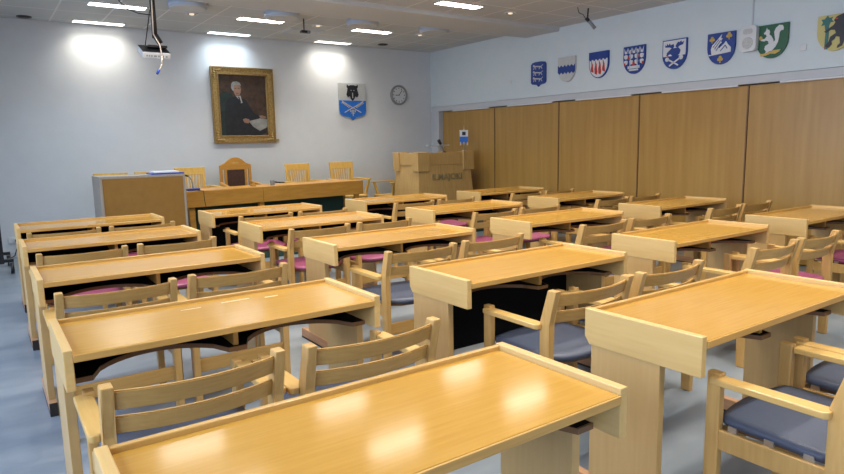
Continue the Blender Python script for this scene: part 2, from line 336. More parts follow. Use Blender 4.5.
mb = MB(); mb.mi = 0; mb.box(-PW, PW, -0.02, -0.003, -PH, PH)
def blob(mi, pts, y): mb.mi = mi; mb.prism([PT(*p) for p in pts], 'y', y - 0.0008, y)
blob(1, [(95, 180), (130, 168), (160, 180), (175, 230), (170, 300), (140, 398), (95, 398)], -0.0205)
blob(2, [(165, 195), (185, 192), (205, 200), (230, 210), (245, 235), (265, 275), (305, 300), (330, 310), (338, 330), (330, 380), (300, 398), (120, 398), (118, 300), (125, 230), (140, 205)], -0.0213)
blob(3, [(167, 140), (172, 130), (190, 128), (204, 138), (208, 155), (205, 172), (198, 186), (188, 192), (176, 186), (170, 170)], -0.0225)
blob(4, [(158, 150), (158, 130), (168, 117), (188, 113), (204, 122), (208, 138), (200, 134), (185, 130), (174, 134), (170, 148), (172, 164), (164, 162)], -0.0235)
blob(5, [(178, 190), (192, 192), (203, 188), (212, 225), (204, 228), (192, 205)], -0.0225)
blob(2, [(190, 194), (197, 194), (205, 224), (198, 222)], -0.0235)
blob(6, [(238, 322), (300, 306), (342, 312), (342, 350), (295, 374), (262, 352)], -0.0225)
blob(3, [(208, 312), (222, 306), (240, 312), (246, 322), (236, 334), (216, 330)], -0.0236)
blob(3, [(295, 292), (312, 290), (330, 296), (332, 306), (315, 308), (298, 302)], -0.0236)
blob(2, [(176, 150), (184, 149), (184, 152), (176, 153)], -0.0236); blob(2, [(192, 149), (200, 149), (200, 152), (192, 152)], -0.0236)
blob(0, [(182, 175), (194, 174), (194, 177), (183, 178)], -0.0236)
mb.build('canvas', order, t)
MB().box(fw - 0.01, fw + 0.06, -0.045, -0.01, -fh + 0.03, -fh + 0.055, 0.003).build('bracket', 'gold', t)

# clock
t = thing('wall_clock', 'round white wall clock with grey rim', 'clock', (6.33, YB, 2.25))
n = 40; R1 = 0.175
mb = MB(); vs = [(r * math.cos(2 * PI * k / n), y, r * math.sin(2 * PI * k / n)) for r, y in ((R1, 0), (R1, -0.035), (R1 - 0.012, -0.045), (R1 - 0.03, -0.04), (R1 - 0.034, -0.02), (R1 - 0.034, 0)) for k in range(n)]
mb._new(vs, [(a * n + k, a * n + (k + 1) % n, ((a + 1) % 6) * n + (k + 1) % n, ((a + 1) % 6) * n + k) for a in range(6) for k in range(n)])
mb.build('rim', 'midgray', t)
MB().cyl((0, -0.002, 0), (0, -0.02, 0), R1 - 0.034, n=40).build('dial', 'white2', t)
mb = MB()
for k in range(12):
    a = 2 * PI * k / 12; c_, s_ = math.cos(a), math.sin(a)
    p = [(c_ * r - s_ * d, s_ * r + c_ * d) for r, d in ((0.105, -0.006), (0.13, -0.006), (0.13, 0.006), (0.105, 0.006))]
    mb.prism(p, 'y', -0.022, -0.0195)
mb.build('hour_marks', 'hblack', t)
for L, a, wd in ((0.075, math.radians(185), 0.006), (0.11, math.radians(52), 0.0045)):
    c_, s_ = math.cos(a), math.sin(a)
    MB().prism([(c_ * r - s_ * d, s_ * r + c_ * d) for r, d in ((-0.015, -wd), (L, -wd), (L, wd), (-0.015, wd))], 'y', -0.026, -0.0235).build('hand', 'hblack', t)

# ---------------------------------------------------------------- shields
def arc_shield(w_, h_, k=0.45, n=14):
    # flat top, straight sides, rounded bottom. origin top-left of w x h -> centred coordinates
    pts = [(-w_ / 2, h_ / 2), (-w_ / 2, h_ / 2 - h_ * k)]
    zb = h_ / 2 - h_ * k; d = h_ * (1 - k)
    for i in range(1, n):
        a = PI + PI * i / n
        pts.append((math.cos(a) * w_ / 2, zb + math.sin(a) * d * 1.0))
    pts += [(w_ / 2, zb), (w_ / 2, h_ / 2)]
    return pts
def shield(label, loc, rz, pts, m, layers, group='municipal shields on the right wall', border=None, th=0.03):
    t = thing('heraldic_shield', label, 'coat of arms', loc, rz, group)
    MB().prism(pts, 'y', -th, -0.002, 0.002).build('plate', m, t)
    for nm, mm, polys, lv in layers:
        mb = MB()
        for p in polys: mb.prism(p, 'y', -th - 0.004 * lv, -th + 0.0005)
        mb.build(nm, mm, t)
    return t
def clip_rect(pts, z0, z1):    # part of a convex outline between two heights
    def cut(ps, zc, keep_above):
        out = []
        for i in range(len(ps)):
            a, b_ = ps[i], ps[(i + 1) % len(ps)]
            ia = (a[1] >= zc) == keep_above; ib = (b_[1] >= zc) == keep_above
            if ia: out.append(a)
            if ia != ib:
                tt = (zc - a[1]) / (b_[1] - a[1]); out.append((a[0] + (b_[0] - a[0]) * tt, zc))
        return out
    return cut(cut(pts, z0, True), z1, False)
def sc(pts, k): return [(x * k, z * k) for x, z in pts]
W3, H3 = 0.325, 0.35
base = arc_shield(W3, H3)
RZ = -PI / 2; XS = XR
def line(x0, z0, x1, z1, w_):
    d = math.hypot(x1 - x0, z1 - z0); nx, nz = -(z1 - z0) / d * w_ / 2, (x1 - x0) / d * w_ / 2
    return [(x0 + nx, z0 + nz), (x1 + nx, z1 + nz), (x1 - nx, z1 - nz), (x0 - nx, z0 - nz)]
def disc(x, z, r, n=12): return [(x + r * math.cos(2 * PI * k / n), z + r * math.sin(2 * PI * k / n)) for k in range(n)]
def norm(pts, cx, cz, kx, kz=None):
    kz = kx if kz is None else kz
    return [((x - cx) * kx, (cz - z) * kz) for x, z in pts]
# 1 blue plate with three small running animals
p1 = [(-0.15, 0.13), (-0.125, 0.16), (-0.06, 0.17), (0.06, 0.17), (0.125, 0.16), (0.15, 0.13), (0.15, -0.13), (0.125, -0.155), (0.03, -0.165), (0, -0.195), (-0.03, -0.165), (-0.125, -0.155), (-0.15, -0.13)]
an = []
for z in (0.09, 0.0, -0.09):
    an += [line(-0.085, z + 0.02, 0.07, z + 0.002, 0.018), line(-0.10, z + 0.028, -0.075, z + 0.022, 0.028), line(-0.07, z + 0.01, -0.09, z - 0.028, 0.01), line(-0.05, z + 0.01, -0.045, z - 0.03, 0.01), line(0.04, z, 0.02, z - 0.03, 0.01), line(0.065, z, 0.085, z - 0.03, 0.01), line(0.065, z + 0.005, 0.10, z + 0.03, 0.008)]
shield('blue shield with three small pale running animals, leftmost on the right wall', (XS, 6.91, 2.385), RZ, p1, 'hblue', [('emblem', 'silver', an, 1)])
# 2 silver with blue wavy band
band = [(-W3 / 2, 0.055)]
for k in range(25):
    x = -W3 / 2 + W3 * k / 24; band.append((x, 0.05 + 0.014 * math.cos(k * 2 * PI / 4.8)))
bot = [(x, z - 0.10) for x, z in reversed(band[1:])]
shield('silver shield with a wavy blue band', (XS, 6.35, 2.385), RZ, base, 'silver', [('wavy_band', 'hblue', [[(x * 0.99, z) for x, z in band[1:] + bot]], 1)])
# 3 blue top, white with red flames
fl = []
for x in (-0.10, -0.035, 0.03, 0.095):
    fl.append([(x - 0.022, -0.13 + abs(x) * .5), (x - 0.026, -0.05), (x - 0.012, 0.0), (x - 0.018, 0.06), (x + 0.008, 0.01), (x + 0.014, -0.05), (x + 0.022, -0.09), (x + 0.012, -0.145 + abs(x) * .5)])
dents = [[(x, 0.075), (x + 0.03, 0.075), (x + 0.03, 0.06), (x, 0.06)] for x in (-0.145, -0.085, -0.025, 0.035, 0.095)]
shield('white shield with blue top and four red flames', (XS, 5.78, 2.385), RZ, base, 'hblue', [('white_field', 'white2', [sc(base, 0.93)], 0.6), ('blue_chief', 'hblue', [clip_rect(base, 0.075, 0.2)] + dents, 1), ('flames', 'hred', fl, 2)])
# 4 blue and white with red marks
wh = []; rd = []
for i, x in enumerate((-0.12, -0.06, 0.0, 0.06, 0.12)):
    wh.append([(x - 0.027, 0.155), (x, 0.10), (x + 0.027, 0.155), (x + 0.018, 0.085), (x - 0.018, 0.085)])
for z in (0.06, -0.01):
    for x in (-0.12, -0.04, 0.04, 0.12): wh.append([(x - 0.03, z), (x - 0.022, z - 0.035), (x, z - 0.045), (x + 0.022, z - 0.035), (x + 0.03, z), (x + 0.012, z + 0.012), (x - 0.012, z + 0.012)])
wh += [line(-0.09, -0.09, 0.09, -0.09, 0.035), line(-0.055, 0.13, -0.055, -0.13, 0.012), line(0.055, 0.13, 0.055, -0.13, 0.012), line(-0.07, -0.125, 0.07, -0.125, 0.02)]
rd = [line(-0.08, 0.05, -0.08, 0.01, 0.018), line(0.085, 0.06, 0.085, 0.03, 0.018), line(0.0, -0.02, 0.0, -0.07, 0.03), line(-0.135, -0.03, -0.135, -0.065, 0.02), line(0.135, -0.03, 0.135, -0.065, 0.02)]
shield('blue shield closely patterned in white with small red marks', (XS, 5.215, 2.385), RZ, base, 'hblue', [('pattern', 'white2', wh, 1), *[('red_mark', 'hred', [p], 2) for p in rd]])
# 5 elk head over crossed clubs
elk = [[(-0.04, 0.07), (-0.10, 0.02), (-0.095, -0.01), (-0.05, 0.005), (-0.02, -0.025), (0.04, -0.025), (0.075, 0.0), (0.085, 0.04), (0.06, 0.07)],
       [(-0.02, 0.065), (-0.06, 0.085), (-0.12, 0.09), (-0.125, 0.12), (-0.105, 0.105), (-0.095, 0.135), (-0.08, 0.11), (-0.06, 0.135), (-0.05, 0.11), (-0.01, 0.12), (0.0, 0.09)],
       [(0.04, 0.065), (0.07, 0.09), (0.115, 0.10), (0.13, 0.14), (0.10, 0.125), (0.09, 0.15), (0.07, 0.13), (0.05, 0.14), (0.03, 0.115), (0.015, 0.09)]]
cl = [line(-0.08, -0.055, 0.06, -0.135, 0.018), line(0.085, -0.05, -0.06, -0.135, 0.018), disc(-0.09, -0.055, 0.026), disc(0.095, -0.045, 0.028)]
shield('white over blue shield with a dark elk head and crossed white clubs', (XS, 4.64, 2.385), RZ, base, 'hblue', [('white_field', 'white2', [sc(base, 0.93)], 0.6), ('lower_field', 'hblue', [clip_rect(base, -0.2, -0.02)], 1), ('elk_head', 'hblue', elk, 1), ('crossed_clubs', 'white2', cl, 2), ('red_tongue', 'hred', [line(-0.105, -0.005, -0.075, -0.015, 0.012)], 2)])
# 6 wing over peaks, three golden trefoils
def trefoil(x, z, r): return [disc(x - r * .62, z, r * .62), disc(x + r * .62, z, r * .62), disc(x, z + r * .8, r * .62), line(x, z, x, z - r * 1.4, r * .4)]
wing = [[(-0.105, -0.06), (-0.115, 0.0), (-0.10, 0.045), (-0.05, 0.09), (0.01, 0.155), (0.0, 0.11), (0.02, 0.11), (-0.005, 0.075), (0.015, 0.07), (-0.02, 0.035), (-0.02, 0.0), (0.04, 0.05), (0.06, 0.075), (0.085, 0.035), (0.12, 0.0), (0.12, -0.05), (-0.14, -0.07), (-0.14, -0.055)]]
shield('blue shield with a white wing and three gold trefoils, left of the loudspeaker', (XS, 4.055, 2.375), RZ, base, 'hblue', [('wing', 'white2', wing, 1), ('trefoil', 'hgold', trefoil(-0.105, 0.105, 0.026), 1), ('trefoil', 'hgold', trefoil(0.095, 0.125, 0.028), 1), ('trefoil', 'hgold', trefoil(0.0, -0.12, 0.028), 1), ('wing_lines', 'hblue', [line(-0.09, 0.02, -0.02, 0.10, 0.006), line(-0.07, 0.0, 0.0, 0.09, 0.006), line(-0.05, -0.02, 0.0, 0.05, 0.006), line(0.0, -0.03, 0.055, 0.03, 0.008), line(0.055, 0.03, 0.08, -0.01, 0.008)], 2)])
# 7 squirrel
sq = [(158, 152), (164, 168), (178, 172), (186, 190), (182, 210), (200, 225), (215, 250), (222, 275), (235, 262), (228, 230), (222, 195), (235, 165), (262, 145), (290, 150), (300, 170), (298, 190), (278, 190), (268, 205), (266, 240), (258, 280), (240, 315), (210, 345), (185, 348), (160, 372), (148, 375), (160, 345), (145, 325), (150, 300), (180, 285), (175, 265), (155, 255), (140, 262), (108, 252), (110, 243), (145, 240), (160, 222), (150, 205), (140, 205), (135, 195), (150, 180)]
K7 = 0.326 / 268
shield('green shield with a white squirrel holding a nut, right of the loudspeaker', (XS, 3.49, 2.375), RZ, base, 'hgreen', [('squirrel', 'white2', [norm(sq, 205, 268, K7 * 1.0, K7 * 1.05)], 1),
    ('nut_and_branch', 'hgold', [norm([(95, 225), (108, 212), (122, 220), (126, 240), (115, 250), (98, 245)], 205, 268, K7), norm([(105, 360), (130, 368), (160, 362), (200, 355), (230, 345), (285, 345), (275, 362), (240, 378), (200, 372), (160, 385), (120, 388)], 205, 268, K7)], 2)])
# 8 yellow with black bear and teal tree
K8 = 0.326 / 268
bear = [(715, 90), (735, 80), (770, 70), (800, 66), (836, 95), (842, 150), (838, 260), (845, 310), (815, 305), (800, 270), (785, 280), (770, 320), (735, 335), (738, 315), (755, 300), (750, 250), (720, 240), (712, 262), (690, 275), (695, 300), (675, 325), (645, 322), (650, 300), (672, 275), (680, 240), (720, 215), (712, 190), (680, 185), (650, 205), (632, 195), (650, 182), (678, 165), (700, 150), (712, 130), (700, 115)]
tree = [(640, 335), (642, 200), (632, 140), (605, 145), (618, 120), (605, 95), (630, 95), (650, 68), (665, 90), (690, 85), (682, 105), (700, 125), (675, 125), (665, 150), (668, 200), (665, 335)]
shield('yellow shield with a black bear and a teal tree at the right edge', (XS, 2.885, 2.375), RZ, base, 'hyellow', [('tree', 'teal', [norm(tree, 712, 210, K8)], 1), ('bear', 'hblack', [norm(bear, 712, 210, K8)], 2), ('tongue', 'hred', [norm([(712, 100), (730, 98), (728, 106), (714, 108)], 712, 210, K8), norm([(640, 318), (655, 315), (655, 325), (642, 326)], 712, 210, K8)], 3)])
# front wall town shield
ps = [(-0.262, 0.31), (-0.262, -0.16), (-0.24, -0.21), (-0.17, -0.245), (-0.06, -0.265), (0.0, -0.315), (0.06, -0.265), (0.17, -0.245), (0.24, -0.21), (0.262, -0.16), (0.262, 0.31)]
M_['hcream'] = mat('pale_gilt', (0.60, 0.58, 0.48), 0.4)
head = [[(-0.10, 0.29), (-0.075, 0.26), (-0.03, 0.275), (0.03, 0.275), (0.075, 0.26), (0.105, 0.29), (0.11, 0.24), (0.09, 0.21), (0.105, 0.15), (0.12, 0.09), (0.09, 0.04), (0.05, 0.06), (0.03, 0.0), (0, -0.03), (-0.03, 0.0), (-0.05, 0.06), (-0.09, 0.04), (-0.115, 0.09), (-0.10, 0.15), (-0.09, 0.21), (-0.11, 0.24)]]
st = [line(-0.16, -0.18, 0.20, -0.005, 0.012), line(0.16, -0.18, -0.20, -0.005, 0.012)]
for s in (-1, 1):
    for k in range(6):
        x = s * (0.06 + 0.026 * k); z = -0.085 + 0.014 * k
        st += [line(x, z, x + s * 0.012, z + 0.03, 0.011), line(x, z, x + s * 0.026, z - 0.012, 0.011)]
st += [line(0, -0.24, 0, -0.13, 0.012), line(-0.04, -0.155, 0.04, -0.155, 0.012), line(-0.035, -0.19, 0.035, -0.19, 0.012), line(-0.045, -0.14, -0.045, -0.175, 0.012), line(0.045, -0.14, 0.045, -0.175, 0.012)]
st2 = [[(-0.262 * .999, 0.02), (-0.262 * .999, -0.16), (-0.24, -0.21), (-0.17, -0.245), (-0.06, -0.265), (0.0, -0.315), (0.06, -0.265), (0.17, -0.245), (0.24, -0.21), (0.262 * .999, -0.16), (0.262 * .999, 0.02)]]
shield('large grey and blue shield with a black bear head over crossed silver ears of grain', (5.37, YB, 2.11), 0, ps, 'silver', [('lower_field', 'hblue2', st2, 0.7), ('bear_head', 'hblack', [[(x, 0.29 - (0.29 - z) * 0.86) for x, z in p] for p in head], 2), ('crossed_grain', 'hcream', st, 2), ('muzzle', 'silver', [line(0, 0.15, 0, 0.06, 0.016), line(-0.035, 0.19, -0.02, 0.19, 0.014), line(0.02, 0.19, 0.035, 0.19, 0.014)], 3)], group=None)

# loudspeaker on right wall
t = thing('wall_speaker', 'white rounded loudspeaker mounted between the winged and squirrel shields', 'speaker', (XR, 3.72, 2.43), RZ)
def rrect(w_, h_, r, n=6):
    pts = []
    for cx, cz, a0 in ((w_ / 2 - r, h_ / 2 - r, 0), (-w_ / 2 + r, h_ / 2 - r, PI / 2), (-w_ / 2 + r, -h_ / 2 + r, PI), (w_ / 2 - r, -h_ / 2 + r, 1.5 * PI)):
        for k in range(n + 1): a = a0 + PI / 2 * k / n; pts.append((cx + r * math.cos(a), cz + r * math.sin(a)))
    return pts
MB().prism(rrect(0.18, 0.27, 0.04), 'y', -0.09, -0.002, 0.01).build('cabinet', 'white2', t)
MB().cyl((0, -0.089, -0.045), (0, -0.096, -0.045), 0.06, 0.055, n=28).build('woofer', 'silver', t)
o = MB().prism([(x, z + 0.075) for x, z in rrect(0.10, 0.055, 0.02)], 'y', -0.096, -0.089).build('tweeter_grille', 'silver', t)
MB().box(-0.006, 0.006, -0.012, -0.001, 0.137, 0.55).build('conduit', 'trim', t)
tag(MB().box(XR - 0.012, XR, 3.15, 3.21, 2.24, 2.30, 0.003).build('wall_socket', 'white2'), 'small white square wall plate between squirrel and bear shields', 'wall plate', 'wall plates')
tag(MB().box(XR - 0.012, XR, 7.51, 7.57, 2.29, 2.35, 0.003).build('wall_socket', 'white2'), 'small white square wall plate left of the blue shield', 'wall plate', 'wall plates')

# ---------------------------------------------------------------- head table
t = thing('head_table', 'long honey oak head table with deep front panel on the dais', 'table', (2.045, 7.93, 0), math.atan2(0.30, 2.63))
TL = 2.66
MB().box(0, TL, 0.0, 0.46, 0.83, 0.852, 0.003).build('tabletop', 'head', t)
MB().box(0, 1.02, -0.02, 0.0, 0.65, 0.848, 0.002).box(1.024, TL, -0.02, 0.0, 0.65, 0.848, 0.002).build('front_panel', 'head', t)
for x in (0.04, 0.98, TL - 0.12): MB().box(x, x + 0.07, 0.02, 0.07, DZ, 0.83, 0.003).build('leg', 'head', t)
for x in (0.04, 0.98, TL - 0.12): MB().box(x, x + 0.07, 0.38, 0.43, DZ, 0.83, 0.003).build('leg', 'head', t)
MB().box(0.12, TL - 0.15, 0.30, 0.315, 0.14, 0.65).build('modesty_panel', 'carpet', t, 'dark green modesty panel')
# cabinet
t = thing('storage_cabinet', 'brown backed cabinet with pale frame standing beside the head table', 'cabinet', (1.06, 7.6, 0), math.radians(1))
MB().box(0.03, 0.885, 0.006, 0.02, 0.03, 1.055).build('back_board', 'cab', t)
MB().box(0, 0.03, 0, 0.45, 0, 1.055, 0.002).build('side_panel', 'cabside', t)
MB().box(0.885, 0.91, 0, 0.45, 0, 1.055, 0.002).build('side_panel', 'cabside', t)
MB().box(0, 0.91, 0, 0.45, 1.055, 1.082, 0.002).build('top_panel', 'cabside', t)
MB().box(0.03, 0.885, 0.02, 0.44, 0.05, 0.07).box(0.03, 0.885, 0.02, 0.44, 0.55, 0.57).build('shelf', 'cabside', t)
t = thing('folder', 'blue folder with white sheets lying on the brown cabinet', 'folder', (1.62, 7.72, 1.082), 0)
MB().box(-0.01, 0.35, -0.08, 0.20, 0, 0.018, 0.002).build('cover', 'folder', t)
MB().box(0.02, 0.30, -0.05, 0.18, 0.018, 0.034, 0.001).build('sheets', 'paper', t)

# desk microphones
def mic_blue():
    t = thing('desk_microphone', 'blue based gooseneck microphone at the left end of the head table', 'microphone', (2.16, 8.02, 0.852), 0.1)
    MB().box(-0.075, 0.075, -0.04, 0.04, 0, 0.028, 0.006).build('base', 'folder', t)
    MB().tube([(0, 0, 0.028), (-0.005, 0, 0.09), (-0.01, 0, 0.13)], 0.007).tube([(-0.01, 0, 0.13), (-0.03, 0, 0.165), (-0.06, 0, 0.185)], 0.006).build('gooseneck', 'midgray', t)
    MB().cyl((-0.05, 0, 0.18), (-0.10, 0, 0.20), 0.011).build('microphone_head', 'plastic', t)
    MB().tube([(0.03, -0.04, 0.004), (0.05, -0.20, 0.002), (0.055, -0.205, -0.12), (0.09, -0.205, -0.35)], 0.004).build('cable', 'plastic', t)
mic_blue()
t = thing('desk_microphone', 'grey block microphone with dark boom at the middle of the head table', 'microphone', (3.28, 8.22, 0.852), 0)
MB().box(-0.03, 0.02, -0.02, 0.03, 0, 0.07, 0.004).build('base', 'midgray', t)
MB().tube([(0.02, 0, 0.045), (0.08, -0.01, 0.035), (0.16, -0.02, 0.03)], 0.01).build('boom', 'plastic', t)
t = thing('wooden_block', 'small brown wooden block lying on the head table', 'block', (3.02, 8.26, 0.852), 0)
MB().box(-0.04, 0.03, -0.02, 0.02, 0, 0.025, 0.004).build('base', 'head', t); MB().cyl((-0.0, 0, 0.025), (0.0, 0, 0.045), 0.015).build('knob', 'head', t)

# lectern
LW, LD = 1.08, 0.68
t = thing('lectern', 'large oak lectern with corner blocks and metal letters beside the wood partition', 'lectern', (5.70, 8.2, 0))
def frus(m, x0, x1, y0, y1, z0, X0, X1, Y0, Y1, z1, r=0.003):
    m.hexa([(x0, y0, z0), (x1, y0, z0), (x1, y1, z0), (x0, y1, z0)], [(X0, Y0, z1), (X1, Y0, z1), (X1, Y1, z1), (X0, Y1, z1)], r); return m
frus(MB(), -0.01, LW + 0.01, -0.01, LD + 0.01, 0.66, 0.03, LW - 0.03, 0.03, LD - 0.03, 1.21).build('body', 'lect', t)
frus(MB(), -0.05, LW + 0.05, -0.05, LD + 0.05, DZ, -0.01, LW + 0.01, -0.01, LD + 0.01, 0.66).build('plinth', 'lect', t)
MB().box(0.0, LW, 0.0, 0.035, 1.035, 1.228, 0.003).box(0.0, 0.035, 0.035, LD - 0.035, 1.035, 1.228, 0.003).box(LW - 0.035, LW - 0.012, 0.035, LD - 0.035, 1.035, 1.228, 0.003).build('band', 'lect', t)
for (x, y) in ((0, 0), (LW - 0.19, 0), (0, LD - 0.14), (LW - 0.19, LD - 0.14)):
    MB().box(x - (0.03 if x < 0.3 else -0.0), x + (0.19 if x < 0.3 else 0.22), y - (0.03 if y < 0.3 else 0), y + (0.14 if y < 0.3 else 0.17), 0.935, 1.24, 0.006).build('corner_block', 'lect', t)
MB().box(0.05, LW - 0.05, 0.05, LD - 0.05, 1.2, 1.2155).build('top_board', 'lect', t)
cu = bpy.data.curves.new('text', 'FONT'); cu.body = 'ILMAJOKI'; cu.size = 0.138; cu.extrude = 0.006; cu.align_x = 'CENTER'; cu.offset = 0.003; cu.space_character = 1.1
to = bpy.data.objects.new('text', cu); C.objects.link(to)
dg = bpy.context.evaluated_depsgraph_get(); me = bpy.data.meshes.new_from_object(to.evaluated_get(dg)); bpy.data.objects.remove(to)
me.materials.clear(); me.materials.append(M_['pewter'])
lo = bpy.data.objects.new('lettering', me); C.objects.link(lo); lo.parent = t; lo.location = (LW * 0.53, -0.006, 0.79); lo.rotation_euler = (PI / 2 - math.atan2(0.04, 0.55), 0, 0)
t = thing('lectern_microphone', 'slim black gooseneck microphone rising from the lectern', 'microphone', (6.44, 8.5, 1.216))
MB().cyl((0, 0, 0), (0, 0, 0.02), 0.035).build('base', 'plastic', t)
MB().tube([(0, 0, 0.02), (-0.05, -0.02, 0.07), (-0.12, -0.05, 0.16)], 0.013).build('gooseneck', 'midgray', t)
MB().cyl((-0.11, -0.045, 0.15), (-0.16, -0.06, 0.21), 0.026).build('microphone_head', 'plastic', t)
t = thing('lectern_lamp', 'pale horizontal reading lamp bar above the lectern', 'lamp', (6.40, 8.62, 1.216))
MB().cyl((0, 0, 0), (0.0, 0, 0.12), 0.009).build('stem', 'metal', t)
MB().box(-0.22, 0.24, -0.02, 0.02, 0.11, 0.135, 0.008).build('lamp_shade', 'glass', t)
t = thing('table_pennant', 'small white and blue pennant on a stand at the right of the lectern', 'pennant', (6.80, 8.42, 1.241), -0.6)
MB().cyl((0, 0, 0), (0, 0, 0.012), 0.03).cyl((0, 0, 0.01), (0, 0, 0.42), 0.009).build('stand', 'metal', t)
MB().box(-0.075, 0.075, -0.008, -0.004, 0.34, 0.348).build('crossbar', 'metal', t)
MB().box(-0.07, 0.07, -0.014, -0.009, 0.24, 0.345).build('cloth', 'white2', t)
MB().prism([(-0.07, 0.24), (0.07, 0.24), (0.07, 0.15), (0.03, 0.13), (0, 0.15), (-0.03, 0.13), (-0.07, 0.15)], 'y', -0.014, -0.009).build('lower_cloth', 'hblue2', t)
MB().box(-0.03, 0.03, -0.017, -0.014, 0.262, 0.32).build('emblem', 'hblack', t)
for x in (-0.058, 0, 0.058): MB().cyl((x, -0.011, 0.15), (x, -0.011, 0.095), 0.006, 0.012, n=8).build('tassel', 'white2', t)

# slatted armchairs behind the head table
def slat_chair(label):
    t = thing('slatted_armchair', label, 'chair', (0, 0, 0), 0, 'slatted wooden armchairs behind the head table')
    # local: chair faces -y (towards the audience), back at y = +0.2
    for s in (-1, 1):
        MB().hexa([(s * .16 - .02, .17, .40), (s * .16 + .02, .17, .40), (s * .16 + .02, .21, .40), (s * .16 - .02, .21, .40)], [(s * .19 - .02, .25, .985), (s * .19 + .02, .25, .985), (s * .19 + .02, .28, .985), (s * .19 - .02, .28, .985)], 0.004).build('back_post', 'yellowwood', t)
        MB().box(s * .21 - .02, s * .21 + .02, -.22, -.18, 0, .46, 0.004).build('leg', 'yellowwood', t)
        MB().hexa([(s * .2 - .02, .17, 0), (s * .2 + .02, .17, 0), (s * .2 + .02, .21, 0), (s * .2 - .02, .21, 0)], [(s * .17 - .02, .17, .42), (s * .17 + .02, .17, .42), (s * .17 + .02, .21, .42), (s * .17 - .02, .21, .42)], 0.004).build('leg', 'yellowwood', t)
        MB().box(s * .27 - .03, s * .27 + .03, -.24, .22, .70, .725, 0.008).build('armrest', 'yellowwood', t)
        MB().hexa([(s * .22 - .018, -.16, .44), (s * .22 + .018, -.16, .44), (s * .22 + .018, -.12, .44), (s * .22 - .018, -.12, .44)], [(s * .28 - .018, -.20, .70), (s * .28 + .018, -.20, .70), (s * .28 + .018, -.16, .70), (s * .28 - .018, -.16, .70)], 0.004).build('arm_support', 'yellowwood', t)
        MB().box(min(s * .17, s * .28), max(s * .17, s * .28), .19, .215, .695, .72, 0.003).build('arm_bracket', 'yellowwood', t)
    MB().box(-.23, .23, -.23, .22, .43, .465, 0.012).build('seat', 'yellowwood', t)
    MB().hexa([(-.17, .235, .88), (.17, .235, .88), (.17, .26, .88), (-.17, .26, .88)], [(-.18, .25, .985), (.18, .25, .985), (.18, .275, .985), (-.18, .275, .985)], 0.005).build('top_rail', 'yellowwood', t)
    for k in range(8):
        u = -1 + 2 * (k + .5) / 8; x0, x1 = u * .135, u * .165
        MB().hexa([(x0 - .009, .18, .46), (x0 + .009, .18, .46), (x0 + .009, .195, .46), (x0 - .009, .195, .46)], [(x1 - .010, .242, .89), (x1 + .010, .242, .89), (x1 + .010, .257, .89), (x1 - .010, .257, .89)]).build('slat', 'yellowwood', t)
    return t
sl = slat_chair('slatted honey wood armchair behind the blue microphone')
spots = [(2.46, 8.98, 0, None), (4.11, 8.98, 0.04, 'slatted honey wood armchair behind the grey block microphone, right of the leather chair'), (4.86, 8.98, -0.05, 'slatted honey wood armchair behind the right end of the head table'),
         (5.84, 9.22, -1.5, 'slatted wooden armchair turned sideways beside the lectern'), (1.43, 8.95, 0, 'slatted wooden chair behind the left half of the brown cabinet'), (1.93, 8.95, 0, 'slatted wooden chair behind the right half of the brown cabinet')]
for i, (x, y, a, lab) in enumerate(spots):
    o = sl if i == 0 else copy_tree(sl)
    o.location = (x, y, DZ if x - 0.31 > 1.98 else (0.11 if x < 1.9 else DZ)); o.rotation_euler = (0, 0, a)
    if lab: o['label'] = lab
    if i == 3: o.scale = (1, 1, 0.86)
    if x < 1.98:
        o.location.z = 0.0; o.scale = (1, 1, 1.085); o.name = 'slatted_chair'
        for ch in list(o.children):
            if ch.name.startswith('arm'): bpy.data.objects.remove(ch)
# chairman's chair
t = thing('chairman_chair', 'carved high back chair with arched crest and dark leather panel', 'chair', (3.10, 8.95, DZ), 0.03)
cr = [(-.235, .955), (-.235, 1.0), (-.16, 1.02), (-.10, 1.08), (-.05, 1.105), (0, 1.11), (.05, 1.105), (.10, 1.08), (.16, 1.02), (.235, 1.0), (.235, .955), (.15, .93), (-.15, .93)]
MB().prism(cr, 'y', .20, .24, 0.005).build('crest_rail', 'head', t)
for s in (-1, 1):
    MB().hexa([(s * .21 - .02, .20, 0), (s * .21 + .02, .20, 0), (s * .21 + .02, .24, 0), (s * .21 - .02, .24, 0)], [(s * .215 - .02, .20, .97), (s * .215 + .02, .20, .97), (s * .215 + .02, .24, .97), (s * .215 - .02, .24, .97)], 0.004).build('back_post', 'head', t)
    MB().box(s * .15 - .018, s * .15 + .018, .20, .235, .48, .94, 0.003).build('inner_stile', 'head', t)
    MB().box(s * .23 - .025, s * .23 + .025, -.24, -.19, 0, .46, 0.005).build('leg', 'head', t)
    MB().hexa([(s * .265 - .025, -.22, .68), (s * .265 + .025, -.22, .68), (s * .23 + .02, .22, .72), (s * .23 - .02, .22, .72)], [(s * .265 - .025, -.22, .71), (s * .265 + .025, -.22, .71), (s * .23 + .02, .22, .76), (s * .23 - .02, .22, .76)], 0.006).build('armrest', 'head', t)
    MB().box(s * .25 - .018, s * .25 + .018, -.2, -.16, .46, .69, 0.004).build('arm_support', 'head', t)
MB().box(-.25, .25, -.25, .24, .42, .49, 0.01).build('seat', 'leather', t)
MB().box(-.135, .135, .205, .232, .50, .935, 0.008).build('back_cushion', 'leather', t)
MB().prism([(-.06, 1.03), (-.02, 1.05), (0, 1.035), (.02, 1.05), (.06, 1.03), (.03, 1.015), (0, 1.025), (-.03, 1.015)], 'y', .196, .2).build('carving', 'lect', t)

